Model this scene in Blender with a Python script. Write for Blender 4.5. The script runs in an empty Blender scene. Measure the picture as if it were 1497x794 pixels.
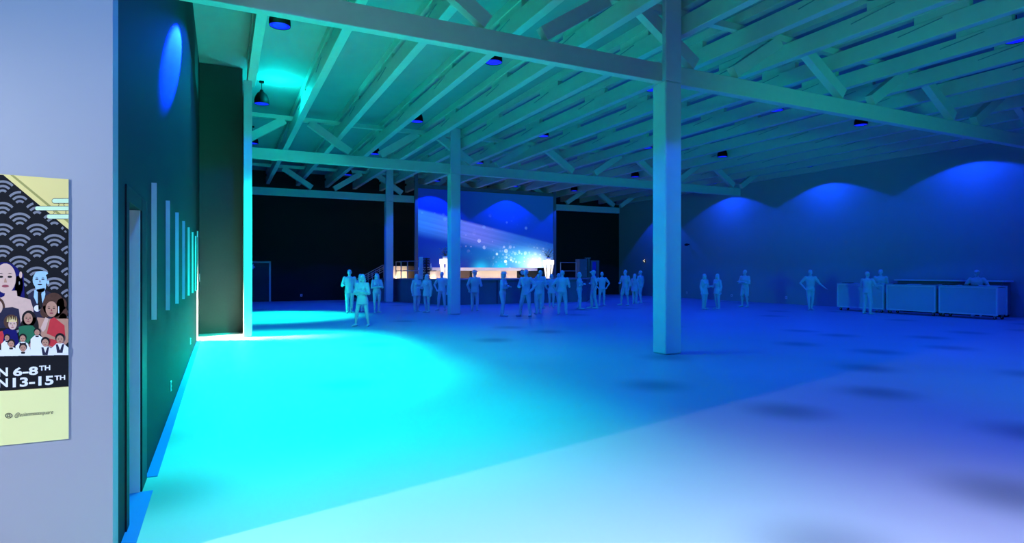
import bpy, bmesh, math, random
from mathutils import Vector, Matrix
random.seed(7)
PI = math.pi
SC = bpy.context.scene
COL = SC.collection
ORD = ['first','second','third','fourth','fifth','sixth','seventh','eighth','ninth','tenth','eleventh',
       'twelfth','thirteenth','fourteenth','fifteenth','sixteenth','seventeenth']

# ------------------------------------------------------------------ materials
def mat(name, col, rough=0.6, metal=0.0, spec=0.3, noise=0.0, scale=3.0, bump=0.0, emit=None, estr=0.0, mottle=None):
    m = bpy.data.materials.new(name); m.use_nodes = True
    nt = m.node_tree; b = nt.nodes['Principled BSDF']
    b.inputs['Base Color'].default_value = (*col, 1)
    b.inputs['Roughness'].default_value = rough
    b.inputs['Metallic'].default_value = metal
    b.inputs['Specular IOR Level'].default_value = spec
    if noise > 0 or bump > 0:
        tc = nt.nodes.new('ShaderNodeTexCoord')
        n = nt.nodes.new('ShaderNodeTexNoise'); n.inputs['Scale'].default_value = scale
        n.inputs['Detail'].default_value = 5
        nt.links.new(tc.outputs['Object'], n.inputs['Vector'])
        if noise > 0:
            mx = nt.nodes.new('ShaderNodeMix'); mx.data_type = 'RGBA'
            mx.inputs[6].default_value = (*[c*(1-noise) for c in col], 1)
            mx.inputs[7].default_value = (*[min(1, c*(1+noise)) for c in col], 1)
            nt.links.new(n.outputs['Fac'], mx.inputs[0])
            nt.links.new(mx.outputs[2], b.inputs['Base Color'])
        if bump > 0:
            bp = nt.nodes.new('ShaderNodeBump'); bp.inputs['Strength'].default_value = bump
            bp.inputs['Distance'].default_value = 0.02
            nt.links.new(n.outputs['Fac'], bp.inputs['Height'])
            nt.links.new(bp.outputs['Normal'], b.inputs['Normal'])
    if emit:
        b.inputs['Emission Color'].default_value = (*emit, 1)
        b.inputs['Emission Strength'].default_value = estr
    return m

M = {}
M['paint'] = mat('white_timber_paint', (.58, .60, .50), .55, noise=.06, scale=6)
M['deck'] = mat('roof_deck', (.33, .35, .33), .8, noise=.07, scale=2)
M['column'] = mat('column_paint', (.62, .64, .64), .5, noise=.04, scale=4)
M['floor'] = mat('polished_concrete', (.36, .37, .42), .42, spec=.25, noise=.06, scale=.7)
def blotch_floor(m):
    """soft round darker patches about a metre wide, scattered over the concrete"""
    nt = m.node_tree; b = nt.nodes['Principled BSDF']
    src = b.inputs['Base Color'].links[0].from_socket
    tc = nt.nodes.new('ShaderNodeTexCoord'); vo = nt.nodes.new('ShaderNodeTexVoronoi')
    vo.voronoi_dimensions = '2D'; vo.inputs['Scale'].default_value = .46; vo.inputs['Randomness'].default_value = .85
    nt.links.new(tc.outputs['Object'], vo.inputs['Vector'])
    sc = nt.nodes.new('ShaderNodeSeparateColor'); nt.links.new(vo.outputs['Color'], sc.inputs[0])
    mr = nt.nodes.new('ShaderNodeMapRange'); mr.interpolation_type = 'SMOOTHSTEP'
    nt.links.new(vo.outputs['Distance'], mr.inputs[0]); mr.inputs[1].default_value = .34; mr.inputs[2].default_value = .02
    mr.inputs[3].default_value = 0; mr.inputs[4].default_value = .62
    kp = nt.nodes.new('ShaderNodeMath'); kp.operation = 'GREATER_THAN'; nt.links.new(sc.outputs[0], kp.inputs[0]); kp.inputs[1].default_value = .55
    ml = nt.nodes.new('ShaderNodeMath'); ml.operation = 'MULTIPLY'; nt.links.new(mr.outputs[0], ml.inputs[0]); nt.links.new(kp.outputs[0], ml.inputs[1])
    mx = nt.nodes.new('ShaderNodeMix'); mx.data_type = 'RGBA'
    nt.links.new(ml.outputs[0], mx.inputs[0]); nt.links.new(src, mx.inputs[6]); mx.inputs[7].default_value = (.10, .11, .14, 1)
    nt.links.new(mx.outputs[2], b.inputs['Base Color'])
blotch_floor(M['floor'])
M['wl'] = mat('dark_wall_paint', (.009, .011, .016), .7, noise=.08, scale=2)
M['walc'] = mat('dark_alcove_paint', (.055, .075, .066), .8, noise=.1, scale=20)
M['wf'] = mat('black_wall_paint', (.012, .018, .014), .8, noise=.1, scale=2)
M['wr'] = mat('pale_wall_plaster', (.36, .37, .38), .7, noise=.03, scale=1.5)
M['wwhite'] = mat('pale_partition_paint', (.40, .42, .46), .6, noise=.03, scale=2)
M['trimdark'] = mat('dark_trim', (.010, .012, .016), .5, noise=.05)
M['floorshade'] = mat('painted_floor_shade', (.02, .10, .42), .5, noise=.05)
M['black'] = mat('black_metal', (.003, .003, .0035), .6, spec=.05, noise=.05)
M['lens'] = mat('blue_lens', (.01, .01, .2), .3, emit=(.004, .008, 1), estr=1.0, noise=.02)
M['manneq'] = mat('pale_grey_plaster', (.58, .60, .62), .75, noise=.03, scale=8)
M['white'] = mat('white_plastic', (.8, .8, .8), .5, noise=.02)
M['metal'] = mat('grey_metal', (.45, .46, .48), .4, metal=.6, noise=.05)
M['railm'] = mat('rail_metal', (.30, .31, .33), .5, metal=.3, noise=.05)
M['stagef'] = mat('stage_skirt', (.16, .18, .19), .7, noise=.1, scale=3)
M['staged'] = mat('stage_deck', (.25, .24, .23), .7, noise=.1)
M['warm'] = mat('beige_panel', (.72, .62, .48), .7, noise=.04)
M['brown'] = mat('brown_panel', (.10, .07, .05), .7, noise=.1)
M['screenframe'] = mat('screen_frame', (.16, .17, .18), .6, noise=.05)
M['bar'] = mat('bar_panel', (.54, .56, .58), .5, noise=.03)
M['barf'] = mat('bar_frame', (.74, .76, .78), .4, noise=.03)
M['rubber'] = mat('black_rubber', (.015, .015, .017), .8, noise=.1)
M['glass_dark'] = mat('dark_screen_glass', (.009, .011, .016), .7, spec=.3, noise=.05)
M['navy'] = mat('print_navy', (.014, .015, .018), .8, spec=.05, noise=.05)
M['wave'] = mat('print_wave_blue', (.25, .26, .29), .8, spec=.05, noise=.03)
M['cream'] = mat('print_cream', (.90, .76, .28), .8, spec=.05, noise=.02)
M['lime'] = mat('print_pale_yellow', (.97, .97, .42), .8, spec=.05, noise=.02)
M['gold'] = mat('print_gold', (.42, .38, .12), .8, spec=.05, noise=.02)
M['pwhite'] = mat('print_white', (.93, .95, .93), .8, spec=.05, noise=.01)
M['pmint'] = mat('print_mint', (.72, .97, .62), .8, spec=.05, noise=.01)
M['pink'] = mat('print_ink', (.02, .02, .03), .8, spec=.05, noise=.01)
M['skin1'] = mat('print_skin_light', (.75, .52, .42), .8, spec=.05, noise=.08, scale=60)
M['skin2'] = mat('print_skin_tan', (.55, .30, .20), .8, spec=.05, noise=.08, scale=60)
M['skinb'] = mat('print_skin_blue', (.42, .68, .85), .8, spec=.05, noise=.08, scale=60)
M['hairn'] = mat('print_hair_navy', (.012, .012, .13), .8, spec=.05, noise=.1, scale=60)
M['hairb'] = mat('print_hair_brown', (.10, .05, .035), .8, spec=.05, noise=.3, scale=90)
M['hairk'] = mat('print_hair_black', (.02, .018, .02), .8, spec=.05, noise=.2, scale=60)
M['red'] = mat('print_red', (.62, .05, .06), .8, spec=.05, noise=.08, scale=60)
M['green'] = mat('print_green', (.03, .18, .09), .8, spec=.05, noise=.08, scale=60)
M['lips'] = mat('print_lip', (.35, .08, .10), .8, spec=.05, noise=.02)
M['suit'] = mat('print_suit', (.03, .03, .06), .8, spec=.05, noise=.2, scale=80)
M['leaf'] = mat('flower_leaf', (.40, .38, .36), .7, noise=.15, scale=20)
M['warmglow'] = mat('warm_glow', (.9, .85, .7), .5, emit=(1, .88, .68), estr=1.25, noise=.01)

# ------------------------------------------------------------------ mesh helpers
class MB:
    def __init__(self): self.bm = bmesh.new()
    def box(self, x0, x1, y0, y1, z0, z1, bev=0):
        r = bmesh.ops.create_cube(self.bm, size=1)
        vs = r['verts']
        for v in vs:
            v.co = Vector(((x0+x1)/2 + v.co.x*(x1-x0), (y0+y1)/2 + v.co.y*(y1-y0), (z0+z1)/2 + v.co.z*(z1-z0)))
        if bev:
            es = list({e for v in vs for e in v.link_edges})
            bmesh.ops.bevel(self.bm, geom=es, offset=bev, segments=2, affect='EDGES', profile=.5)
        return self
    def beam(self, p0, p1, w, h, up=(0, 0, 1)):
        """box from p0 to p1: w across, h along 'up' made square to the run"""
        p0 = Vector(p0); p1 = Vector(p1); d = (p1-p0); L = d.length; d.normalize()
        u = Vector(up); s = d.cross(u).normalized(); u = s.cross(d).normalized()
        mtx = Matrix((( *s, 0), (*d, 0), (*u, 0), (0, 0, 0, 1))).transposed()
        mtx.translation = (p0+p1)/2
        r = bmesh.ops.create_cube(self.bm, size=1)
        for v in r['verts']:
            v.co = mtx @ Vector((v.co.x*w, v.co.y*L, v.co.z*h))
        return self
    def tube(self, p0, p1, r0, r1=None, n=10):
        r1 = r0 if r1 is None else r1
        p0 = Vector(p0); p1 = Vector(p1); d = p1-p0
        q = d.to_track_quat('Z', 'Y').to_matrix().to_4x4()
        q.translation = (p0+p1)/2
        bmesh.ops.create_cone(self.bm, cap_ends=True, segments=n, radius1=r0, radius2=max(r1, 1e-4), depth=d.length, matrix=q)
        return self
    def ball(self, c, r, n=10):
        rx, ry, rz = (r, r, r) if not hasattr(r, '__len__') else r
        m = Matrix.Translation(c) @ Matrix.Diagonal((rx, ry, rz, 1))
        bmesh.ops.create_uvsphere(self.bm, u_segments=n+2, v_segments=n, radius=1, matrix=m)
        return self
    def cap(self, p0, p1, r0, r1, n=10):
        self.ball(p0, r0, n); self.ball(p1, r1, n)
        if (Vector(p1)-Vector(p0)).length > 1e-4: self.tube(p0, p1, r0, r1, n+2)
        return self
    def loft(self, rings, n=20):
        """rings: (cx, cy, z, rx, ry) bottom to top, closed"""
        prev = None; first = None
        for (cx, cy, z, rx, ry) in rings:
            vs = [self.bm.verts.new((cx+rx*math.cos(2*PI*k/n), cy+ry*math.sin(2*PI*k/n), z)) for k in range(n)]
            if prev:
                for k in range(n): self.bm.faces.new((prev[k], prev[(k+1) % n], vs[(k+1) % n], vs[k]))
            else: first = vs
            prev = vs
        self.bm.faces.new(list(reversed(first))); self.bm.faces.new(prev)
        return self
    def lathe(self, prof, c=(0, 0, 0), n=24, close=True):
        prev = None
        for (r, z) in prof:
            vs = [self.bm.verts.new((c[0]+r*math.cos(2*PI*k/n), c[1]+r*math.sin(2*PI*k/n), c[2]+z)) for k in range(n)]
            if prev:
                for k in range(n): self.bm.faces.new((prev[k], prev[(k+1) % n], vs[(k+1) % n], vs[k]))
            prev = vs
        return self
    def prism(self, pts, z0, z1):
        a = [self.bm.verts.new((x, y, z0)) for x, y in pts]; b = [self.bm.verts.new((x, y, z1)) for x, y in pts]
        n = len(pts)
        self.bm.faces.new(list(reversed(a))); self.bm.faces.new(b)
        for k in range(n): self.bm.faces.new((a[k], a[(k+1) % n], b[(k+1) % n], b[k]))
        return self
    def poly(self, pts):
        self.bm.faces.new([self.bm.verts.new(p) for p in pts]); return self
    def mesh(self, name, m, org=(0, 0, 0), smooth=False):
        bmesh.ops.translate(self.bm, verts=self.bm.verts, vec=-Vector(org))
        bmesh.ops.recalc_face_normals(self.bm, faces=self.bm.faces)
        me = bpy.data.meshes.new(name); self.bm.to_mesh(me); self.bm.free()
        me.materials.append(m)
        if smooth:
            for p in me.polygons: p.use_smooth = True
        return me
    def build(self, name, m, parent=None, org=None, smooth=False, label=None):
        """verts given in world space; org = base of the thing (its root location)"""
        if org is None: org = parent['_w'] if parent is not None and '_w' in parent else (0, 0, 0)
        me = self.mesh(name, m, org, smooth)
        o = bpy.data.objects.new(name, me); COL.objects.link(o)
        if parent is not None: o.parent = parent
        else: o.location = org
        if label: o['label'] = label
        return o

def tag(o, label, cat, group=None, kind=None):
    o['label'] = label; o['category'] = cat
    if group: o['group'] = group
    if kind: o['kind'] = kind
    return o
def thing(name, loc, label, cat, group=None):
    o = bpy.data.objects.new(name, None); COL.objects.link(o); o.location = loc
    o.empty_display_size = .1
    o['_w'] = tuple(loc)
    return tag(o, label, cat, group)
def sub(o, parent_root):
    return o
def struct(name, mb, m, label=None):
    o = mb.build(name, m, org=(0, 0, 0)); o['kind'] = 'structure'
    if label: o['label'] = label
    o['category'] = name.split('_')[0]
    return o
CHILD = {}
def kids(o): return [c for c in bpy.data.objects if c.parent == o]
def dup(o, loc, label=None, parent=None):
    c = o.copy(); COL.objects.link(c)
    if parent is not None: c.parent = parent
    else: c.location = loc; c['_w'] = tuple(loc)
    if label: c['label'] = label
    for k in kids(o): dup(k, None, None, c)
    return c

# ------------------------------------------------------------------ camera
cam = bpy.data.cameras.new('camera'); camo = bpy.data.objects.new('camera', cam); COL.objects.link(camo)
FPX = 865.0; TH = math.atan(423/865.)
cam.sensor_fit = 'HORIZONTAL'; cam.sensor_width = 36; cam.lens = 36*FPX/1497
camo.location = (0, 0, 1.7); camo.rotation_euler = (PI/2, 0, -TH)
cam.clip_end = 200
SC.camera = camo

# ------------------------------------------------------------------ room shell
DK = 7.40          # underside of the roof deck
XL, XR, YF = -0.57, 26.6, 36.2
struct('floor', MB().box(-9, 30, -7, 37.5, -.2, 0), M['floor'])
struct('ceiling', MB().box(-9, 27, -7, 36.6, DK, DK+.2), M['deck'])
struct('wall_right', MB().box(XR, XR+.25, -7, YF+.3, 0, DK), M['wr'])
struct('wall_far', MB().box(.66, XR, YF, YF+.25, 0, DK), M['wf'])
# left wall with the near doorway and the warm-lit doorway
wl = MB()
wl.box(XL-.2, XL, 4.28, 4.68, 0, DK)
wl.box(XL-.2, XL, 4.68, 5.36, 2.17, DK)
wl.box(XL-.2, XL, 5.36, 16.5, 0, DK)
wl.box(XL-.2, XL, 16.5, 17.4, 2.75, DK)
wl.box(XL-.2, XL, 17.4, 18.2, 0, DK)
struct('wall_left', wl, M['wl'])
struct('wall_alcove', MB().box(-3.6, .50, 18.2, 18.4, 0, DK-.02), M['walc'])
struct('wall_partition', MB().box(.50, .66, 16.93, YF, 0, 6.6), M['walc'])
struct('wall_front', MB().box(-9, XL, 4.08, 4.28, 0, DK), M['wwhite'])
struct('wall_corridor', MB().box(-3.6, -3.4, 4.28, 18.2, 0, DK), M['wl'])
# door frames, blue strips painted in for shaded floor by the left wall
fr = MB()
fr.box(XL, XL+.010, 4.56, 4.68, 0, 2.27).box(XL, XL+.012, 5.36, 5.68, 0, 2.27).box(XL, XL+.010, 4.68, 5.36, 2.17, 2.27)
struct('trim_1', fr, M['trimdark'])
struct('trim_2', MB().box(XL+.001, XL+.085, 5.7, 16.45, 0, .006), M['floorshade'])  # no real trim: blue strip painted in for shaded floor
struct('trim_3', MB().box(XL-.16, XL+.085, 4.30, 5.34, 0, .006), M['floorshade'])  # no real trim: blue strip for shaded floor in the doorway
dj = MB().box(XL-.2, XL-.001, 5.335, 5.359, .0, 2.169)
struct('door_3', MB().box(XL-.2, XL-.001, 17.375, 17.399, 0, 2.749), mat('warm_jamb_paint', (.8, .8, .78), .6, noise=.03))
struct('door_1', dj, mat('door_jamb_paint', (.78, .80, .80), .6, noise=.04))
# door in the far wall
fd = MB().box(1.32, 1.40, YF-.04, YF, 0, 2.28).box(2.36, 2.46, YF-.04, YF, 0, 2.28).box(1.40, 2.36, YF-.04, YF, 2.18, 2.28)
d2 = struct('door_2', MB().box(1.40, 2.36, YF-.02, YF-.001, 0, 2.18), mat('far_door_paint', (.04, .05, .055), .6, noise=.05))
f2 = fd.build('door_frame', M['paint'], d2)
hb = MB().box(1.52, 1.56, YF-.05, YF-.02, 1.82, 2.12).tube((1.48, YF-.06, 1.86), (1.62, YF-.06, 1.98), .05).ball((1.45, YF-.05, 1.98), .1)
hb.build('door_sign', M['white'], d2)
# the pillar at the end of the partition
pl = MB().box(.485, .685, 16.73, 16.93, 0, 6.64, bev=.008)
o = pl.build('pillar', M['column'], org=(.585, 16.83, 0))
o2 = tag(o, 'slim white square pillar ending the partition by the dark alcove', 'pillar')

# ------------------------------------------------------------------ columns
def column(yf, label):
    t = thing('column', (8.31, yf+.21, 0), label, 'column', 'white square columns')
    MB().box(8.10, 8.52, yf, yf+.42, 0, 5.60, bev=.035).build('shaft', M['column'], t)
    MB().box(8.10, 8.52, yf, yf+.12, 5.601, DK-.002, bev=.02).build('upper_post', M['column'], t)
    return t
column(9.44, 'tall white square column standing nearest the camera')
column(22.07, 'tall white square column standing in front of the video screen')
column(32.40, 'tall white square column beside the stage stair')

# ------------------------------------------------------------------ trusses (run across the hall)
def truss(yf, label, x0=XL+.002, x1=23.95):
    t = thing('roof_truss', ((x0+x1)/2, yf+.1, 5.6), label, 'truss', 'white roof trusses')
    y0, y1 = yf, yf+.2; ym = yf+.1
    MB().box(x0, x1, y0, y1, 5.602, 5.98, bev=.012).build('bottom_chord', M['paint'], t)
    MB().box(x0, XR-.002, y0+.02, y1-.02, 7.045, 7.19).build('top_chord', M['paint'], t)
    for k in range(0, 6):
        n = -.03 + 4.83*k
        d0 = (n-2.0, ym, 7.04); d1 = (n-.58, ym, 6.11)
        a0 = (n+.55, ym, 6.11); a1 = (n+1.98, ym, 7.04)
        if k == 5: a0 = (n-.05, ym, 6.11); a1 = (n+1.38, ym, 7.04)
        if d0[0] > x0+.1: MB().beam(d0, d1, .19, .27).build('web_brace', M['paint'], t)
        if a0[0] > x0+.1: MB().beam(a0, a1, .19, .27).build('web_brace', M['paint'], t)
    return t
truss(9.56, 'white roof truss nearest the camera, crossing the first column')
truss(22.19, 'white roof truss across the middle of the hall, at the second column')
truss(32.52, 'white roof truss farthest away, behind the video screen', x0=.67)

# ------------------------------------------------------------------ joists (run along the hall)
JX = [.78 + 1.61*i for i in range(17)]
def joist(x1, y0, y1, label):
    x0 = x1-.2
    t = thing('roof_joist', (x0+.1, y0, 6.65), label, 'joist', 'white roof joists')
    MB().box(x0, x1, y0, y1, 6.65, 7.035, bev=.01).build('bottom_chord', M['paint'], t)
    MB().box(x0, x1, y0, y1, 7.20, DK-.001).build('top_chord', M['paint'], t)
    k = -3
    while True:
        c = 15.24 + 4.03*k; k += 1
        a, b = max(c-.53, y0), min(c+.53, y1)
        if a >= y1: break
        if b-a < .1: continue
        MB().box(x0+.03, x1-.03, a, b, 7.034, 7.201).build('web_block', M['paint'], t)
        if y0+.8 < c < y1-1.4:
            MB().beam((x0-.008, c-.05, 6.985), (x0-.008, c+.85, 6.89), .014, .016).build('tie_rod', M['railm'], t)
    return t
j0 = joist(JX[0], .3, 17.35, 'white slotted roof joist running along the left wall to the pillar')
j1 = joist(JX[1], .3, YF-.01, 'white slotted roof joist, second from the left wall')
for i in range(2, 17):
    if i < 16: lb = 'white slotted roof joist, %s from the left wall' % ORD[i]
    else: lb = 'white slotted roof joist lying along the blue right wall'
    dup(j1, (JX[i]-.1, .3, 6.65), lb)

# ------------------------------------------------------------------ pendant spot lamps and their light
GX = [1.05, 5.84, 10.67, 15.50, 19.63, 25.15]
GY = [.55, 6.74, 12.95, 19.2, 25.3, 31.35]
def pendant(loc, label):
    t = thing('pendant_lamp', loc, label, 'lamp', 'pendant spot lamps')
    x, y, z = loc
    MB().lathe([(.205, 0), (.212, .03), (.208, .12), (.18, .22), (.125, .31), (.06, .36), (.04, .42), (.0, .43)], loc).build('lamp_shade', M['black'], t, smooth=True)
    MB().tube((x, y, z+.42), (x, y, DK-.02), .009).tube((x, y, DK-.05), (x, y, DK), .07).build('stem', M['black'], t)
    MB().lathe([(0.0, .010), (.12, .006), (.200, .010), (.200, .03), (0, .03)], loc).build('lens', M['lens'], t, smooth=True)
    return t
def spot(loc, aim, col, power, half, blend=.12, size=.05):
    l = bpy.data.lights.new('spot', 'SPOT'); l.color = col; l.energy = power
    l.spot_size = 2*math.radians(half); l.spot_blend = blend; l.shadow_soft_size = size
    o = bpy.data.objects.new('lamp_or_fill_light', l); COL.objects.link(o); o.location = loc
    o.rotation_euler = (Vector(aim)-Vector(loc)).to_track_quat('-Z', 'Y').to_euler()
    return o
def point(loc, col, power, size=.05):
    l = bpy.data.lights.new('point', 'POINT'); l.color = col; l.energy = power; l.shadow_soft_size = size
    o = bpy.data.objects.new('lamp_or_fill_light', l); COL.objects.link(o); o.location = loc
    return o
def area(loc, aim, col, power, sx, sy, spread=180):
    l = bpy.data.lights.new('area', 'AREA'); l.shape = 'RECTANGLE'; l.size = sx; l.size_y = sy
    l.color = col; l.energy = power; l.spread = math.radians(spread)
    o = bpy.data.objects.new('lamp_or_fill_light', l); COL.objects.link(o); o.location = loc
    o.rotation_euler = (Vector(aim)-Vector(loc)).to_track_quat('-Z', 'Y').to_euler()
    return o
PZ = 6.715
BLUE = (.004, .05, 1)
ROW = ['of the row along left wall', 'of second row from left wall', 'of the row right of columns',
       'of fourth row from left wall', 'of the row before bars', 'of the row beside right wall']
NTH = ['nearest', 'second nearest', 'third nearest', 'fourth nearest', 'second farthest', 'farthest']
proto = None
for j, gy in enumerate(GY):
    for i, gx in enumerate(GX):
        lb = 'black pendant lamp with blue lens, %s %s' % (NTH[j], ROW[i])
        if proto is None: proto = pendant((gx, gy, PZ), lb)
        else: dup(proto, (gx, gy, PZ), lb)
        p, hf = 520, 58
        if i == 0: p, hf = 600, 70
        if i == 5: p, hf = 540, 66
        if j == 5: p, hf = (700, 55) if i in (2, 3) else (560, 48)
        spot((gx, gy, PZ-.02), (gx, gy, 0), BLUE, p, hf, .10)

# ------------------------------------------------------------------ wall screens on the left wall
def wall_screen(y, label):
    t = thing('wall_screen', (XL, y, 1.27), label, 'screen', 'portrait wall screens')
    MB().box(XL+.001, XL+.043, y, y+.68, 1.27, 2.49).build('side_casing', M['white'], t)
    MB().box(XL+.043, XL+.046, y, y+.68, 1.27, 2.49).build('dark_display', M['glass_dark'], t)
    return t
SCR_LB = ['nearest the doorway and largest in view', 'second from the near doorway', 'third from the near doorway',
          'fourth from the near doorway, middle of seven', 'third from the alcove end', 'second from the alcove end', 'closest to the warm alcove doorway']
w0 = None
for k in range(7):
    y = 6.13 + 1.47*k - (.05 if k == 6 else 0)
    lb = 'dark portrait wall screen with white sides, ' + SCR_LB[k]
    if w0 is None: w0 = wall_screen(y, lb)
    else: dup(w0, (XL, y, 1.27), lb)
# outlets and small wall fittings
def outlet(c, nrm, label):
    x, y, z = c
    t = thing('wall_outlet', c, label, 'outlet', 'white wall outlets')
    if nrm == 'x+': a = MB().box(x, x+.012, y-.04, y+.04, z-.06, z+.06, bev=.003); s = [MB().box(x+.012, x+.014, y-.018, y+.018, z+q-.016, z+q+.016) for q in (-.025, .025)]
    elif nrm == 'x-': a = MB().box(x-.012, x, y-.06, y+.06, z-.07, z+.07, bev=.003); s = [MB().box(x-.014, x-.012, y-.018, y+.018, z+q-.016, z+q+.016) for q in (-.025, .025)]
    else: a = MB().box(x-.06, x+.06, y-.012, y, z-.07, z+.07, bev=.003); s = [MB().box(x-.018, x+.018, y-.014, y-.012, z+q-.016, z+q+.016) for q in (-.025, .025)]
    a.build('plate', M['white'], t)
    for q in s: q.build('socket', M['rubber'], t)
outlet((XL+.001, 8.27, .31), 'x+', 'white outlet plate low on the left wall, nearer the camera')
outlet((XL+.001, 13.14, .34), 'x+', 'white outlet plate low on the left wall, near the alcove')
outlet((XR-.001, 21.6, .33), 'x-', 'white outlet plate on right wall between lone man and bar')
outlet((XR-.001, 25.3, .31), 'x-', 'white outlet plate on right wall beside the facing pair')
outlet((XR-.001, 29.0, .35), 'x-', 'white outlet plate on right wall just right of near column')
outlet((4.1, YF-.001, .32), 'y-', 'white outlet plate low on the black far wall')
t = thing('wall_switch', (-.6, 18.2, 1.53), 'pale blue switch panel beside the warm alcove doorway', 'switch')
MB().box(-.64, -.555, 18.14, 18.199, 1.42, 1.64, bev=.005).build('plate', M['white'], t)
MB().box(-.61, -.585, 18.13, 18.14, 1.5, 1.56).build('rocker', M['white'], t)
t = thing('security_camera', (XR, 28.8, 3.4), 'small dark camera dome high on the right wall', 'camera')
MB().tube((XR-.001, 28.8, 3.42), (XR-.16, 28.8, 3.42), .035).build('bracket', M['rubber'], t)
MB().ball((XR-.22, 28.8, 3.40), (.10, .16, .08)).build('dome', M['rubber'], t, smooth=True)
t = thing('wall_lamp', (XR, 33.2, 2.45), 'tiny white wall lamp with three bulbs on the right wall', 'lamp')
MB().box(XR-.03, XR-.001, 33.1, 33.3, 2.35, 2.55, bev=.005).build('plate', M['rubber'], t)
for dy, dz in ((-.04, .06), (.07, .0), (-.04, -.06)): MB().ball((XR-.06, 33.2+dy, 2.45+dz), .028).build('bulb', M['warmglow'], t, smooth=True)
# ------------------------------------------------------------------ poster on the pale front wall
CT, ST = math.cos(TH), math.sin(TH)
WY = 4.079
def on_wall(x, y, lift=0.0):
    """measured point of the poster print -> metres on the wall plane"""
    sx = (x-748.5)/FPX; sy = (397-y)/FPX
    d = 4.072/(CT-sx*ST)
    return ((sx*CT+ST)*d, WY-.0024-lift*.35, 1.7+sy*d)
class Print:
    def __init__(self): self.bm = bmesh.new(); self.ms = []
    def slot(self, m):
        if m not in self.ms: self.ms.append(m)
        return self.ms.index(m)
    def poly(self, pts, m, lift):
        f = self.bm.faces.new([self.bm.verts.new(on_wall(x, y, lift)) for x, y in pts])
        f.material_index = self.slot(m); return self
    def ell(self, cx, cy, rx, ry, m, lift, rot=0, n=22):
        c, s = math.cos(math.radians(rot)), math.sin(math.radians(rot))
        pts = []
        for k in range(n):
            a = 2*PI*k/n; u, v = rx*math.cos(a), ry*math.sin(a)
            pts.append((cx+u*c-v*s, cy+u*s+v*c))
        return self.poly(pts, m, lift)
    def build(self, name, parent):
        for f in self.bm.faces:
            f.normal_update()
            if f.normal.y > 0: f.normal_flip()
        me = bpy.data.meshes.new(name)
        bmesh.ops.translate(self.bm, verts=self.bm.verts, vec=-Vector(parent['_w']))
        self.bm.to_mesh(me); self.bm.free()
        for m in self.ms: me.materials.append(m)
        o = bpy.data.objects.new(name, me); COL.objects.link(o); o.parent = parent
        return o
pc = on_wall(100, 642); pl_ = on_wall(-215, 642)
ptop = on_wall(100, 262)[2]
pt = thing('event_poster', (pc[0]-.5, WY, pc[2]), 'large event poster with dates, navy wave pattern and performer portraits on the pale wall', 'poster')
MB().box(pl_[0], pc[0], WY-.002, WY, pc[2], ptop).build('poster_sheet', M['lime'], pt)
L1, L2, L3, L4 = .0005, .0011, .0017, .0023
q = Print()
q.poly([(-215, 238), (100, 262), (100, 566), (-215, 586)], M['cream'], L1*.5)
q.poly([(14.5, 255.6), (20, 256.2), (100, 322), (100, 326.5)], M['gold'], L1)
q.build('cream_field', pt)
q = Print()
q.poly([(4.5, 255.6), (100, 335.5), (100, 565.4), (-215, 586), (-215, 238.6)], M['navy'], L1)
q.build('navy_field', pt)
def below_diag(x, y): return y > 257.0 + (x-4.5)*.837 and x < 99.6
q = Print()
for ci in range(-8, 5):
    cx = 28.6 + 25.3*ci
    ph = 279.0 if ci % 2 == 0 else 263.4
    for k in range(-2, 9):
        top = ph + 31.6*k
        for R in (22.0, 15.3, 8.8):
            cy = top+22; half = math.radians(47); n = 9
            for s in range(n):
                a0 = -half + 2*half*s/n; a1 = a0 + 2*half/n
                pts = [(cx+R*math.sin(a0), cy-R*math.cos(a0)), (cx+R*math.sin(a1), cy-R*math.cos(a1)),
                       (cx+(R-3.5)*math.sin(a1), cy-(R-3.5)*math.cos(a1)), (cx+(R-3.5)*math.sin(a0), cy-(R-3.5)*math.cos(a0))]
                if all(below_diag(*p) and p[1] < 520 and p[0] > -214 for p in pts): q.poly(pts, M['wave'], L2)
q.build('wave_pattern', pt)
q = Print()
for (x0, y0, y1) in ((76, 290.5, 296.8), (51, 301.6, 307.4), (68, 313.5, 319.6)):
    for (g, m, L) in ((.7, M['pink'], L2), (0, M['pmint'], L3)):
        yc = (y0+y1)/2; r = (y1-y0)/2+g
        pts = [(x0+r-r*math.sin(PI*k/8)*1.0-g, yc-r*math.cos(PI*k/8)) for k in range(9)]
        q.poly([(100, y0-g)] + pts + [(100, y1+g)], m, L)
for (x0, ya, yb, b) in ((85, 297, 301.5, 1), (93, 297, 301.5, -1), (78, 308, 313, 1), (95.5, 308, 313, 0)):
    q.poly([(x0-1.2*b, ya), (x0-1.2*b+.8, ya), (x0+.9*b+.8, (ya+yb)/2), (x0-1.2*b+.8, yb), (x0-1.2*b, yb), (x0+.9*b, (ya+yb)/2)], M['pink'], L2)
q.build('cloud_motif', pt)
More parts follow.
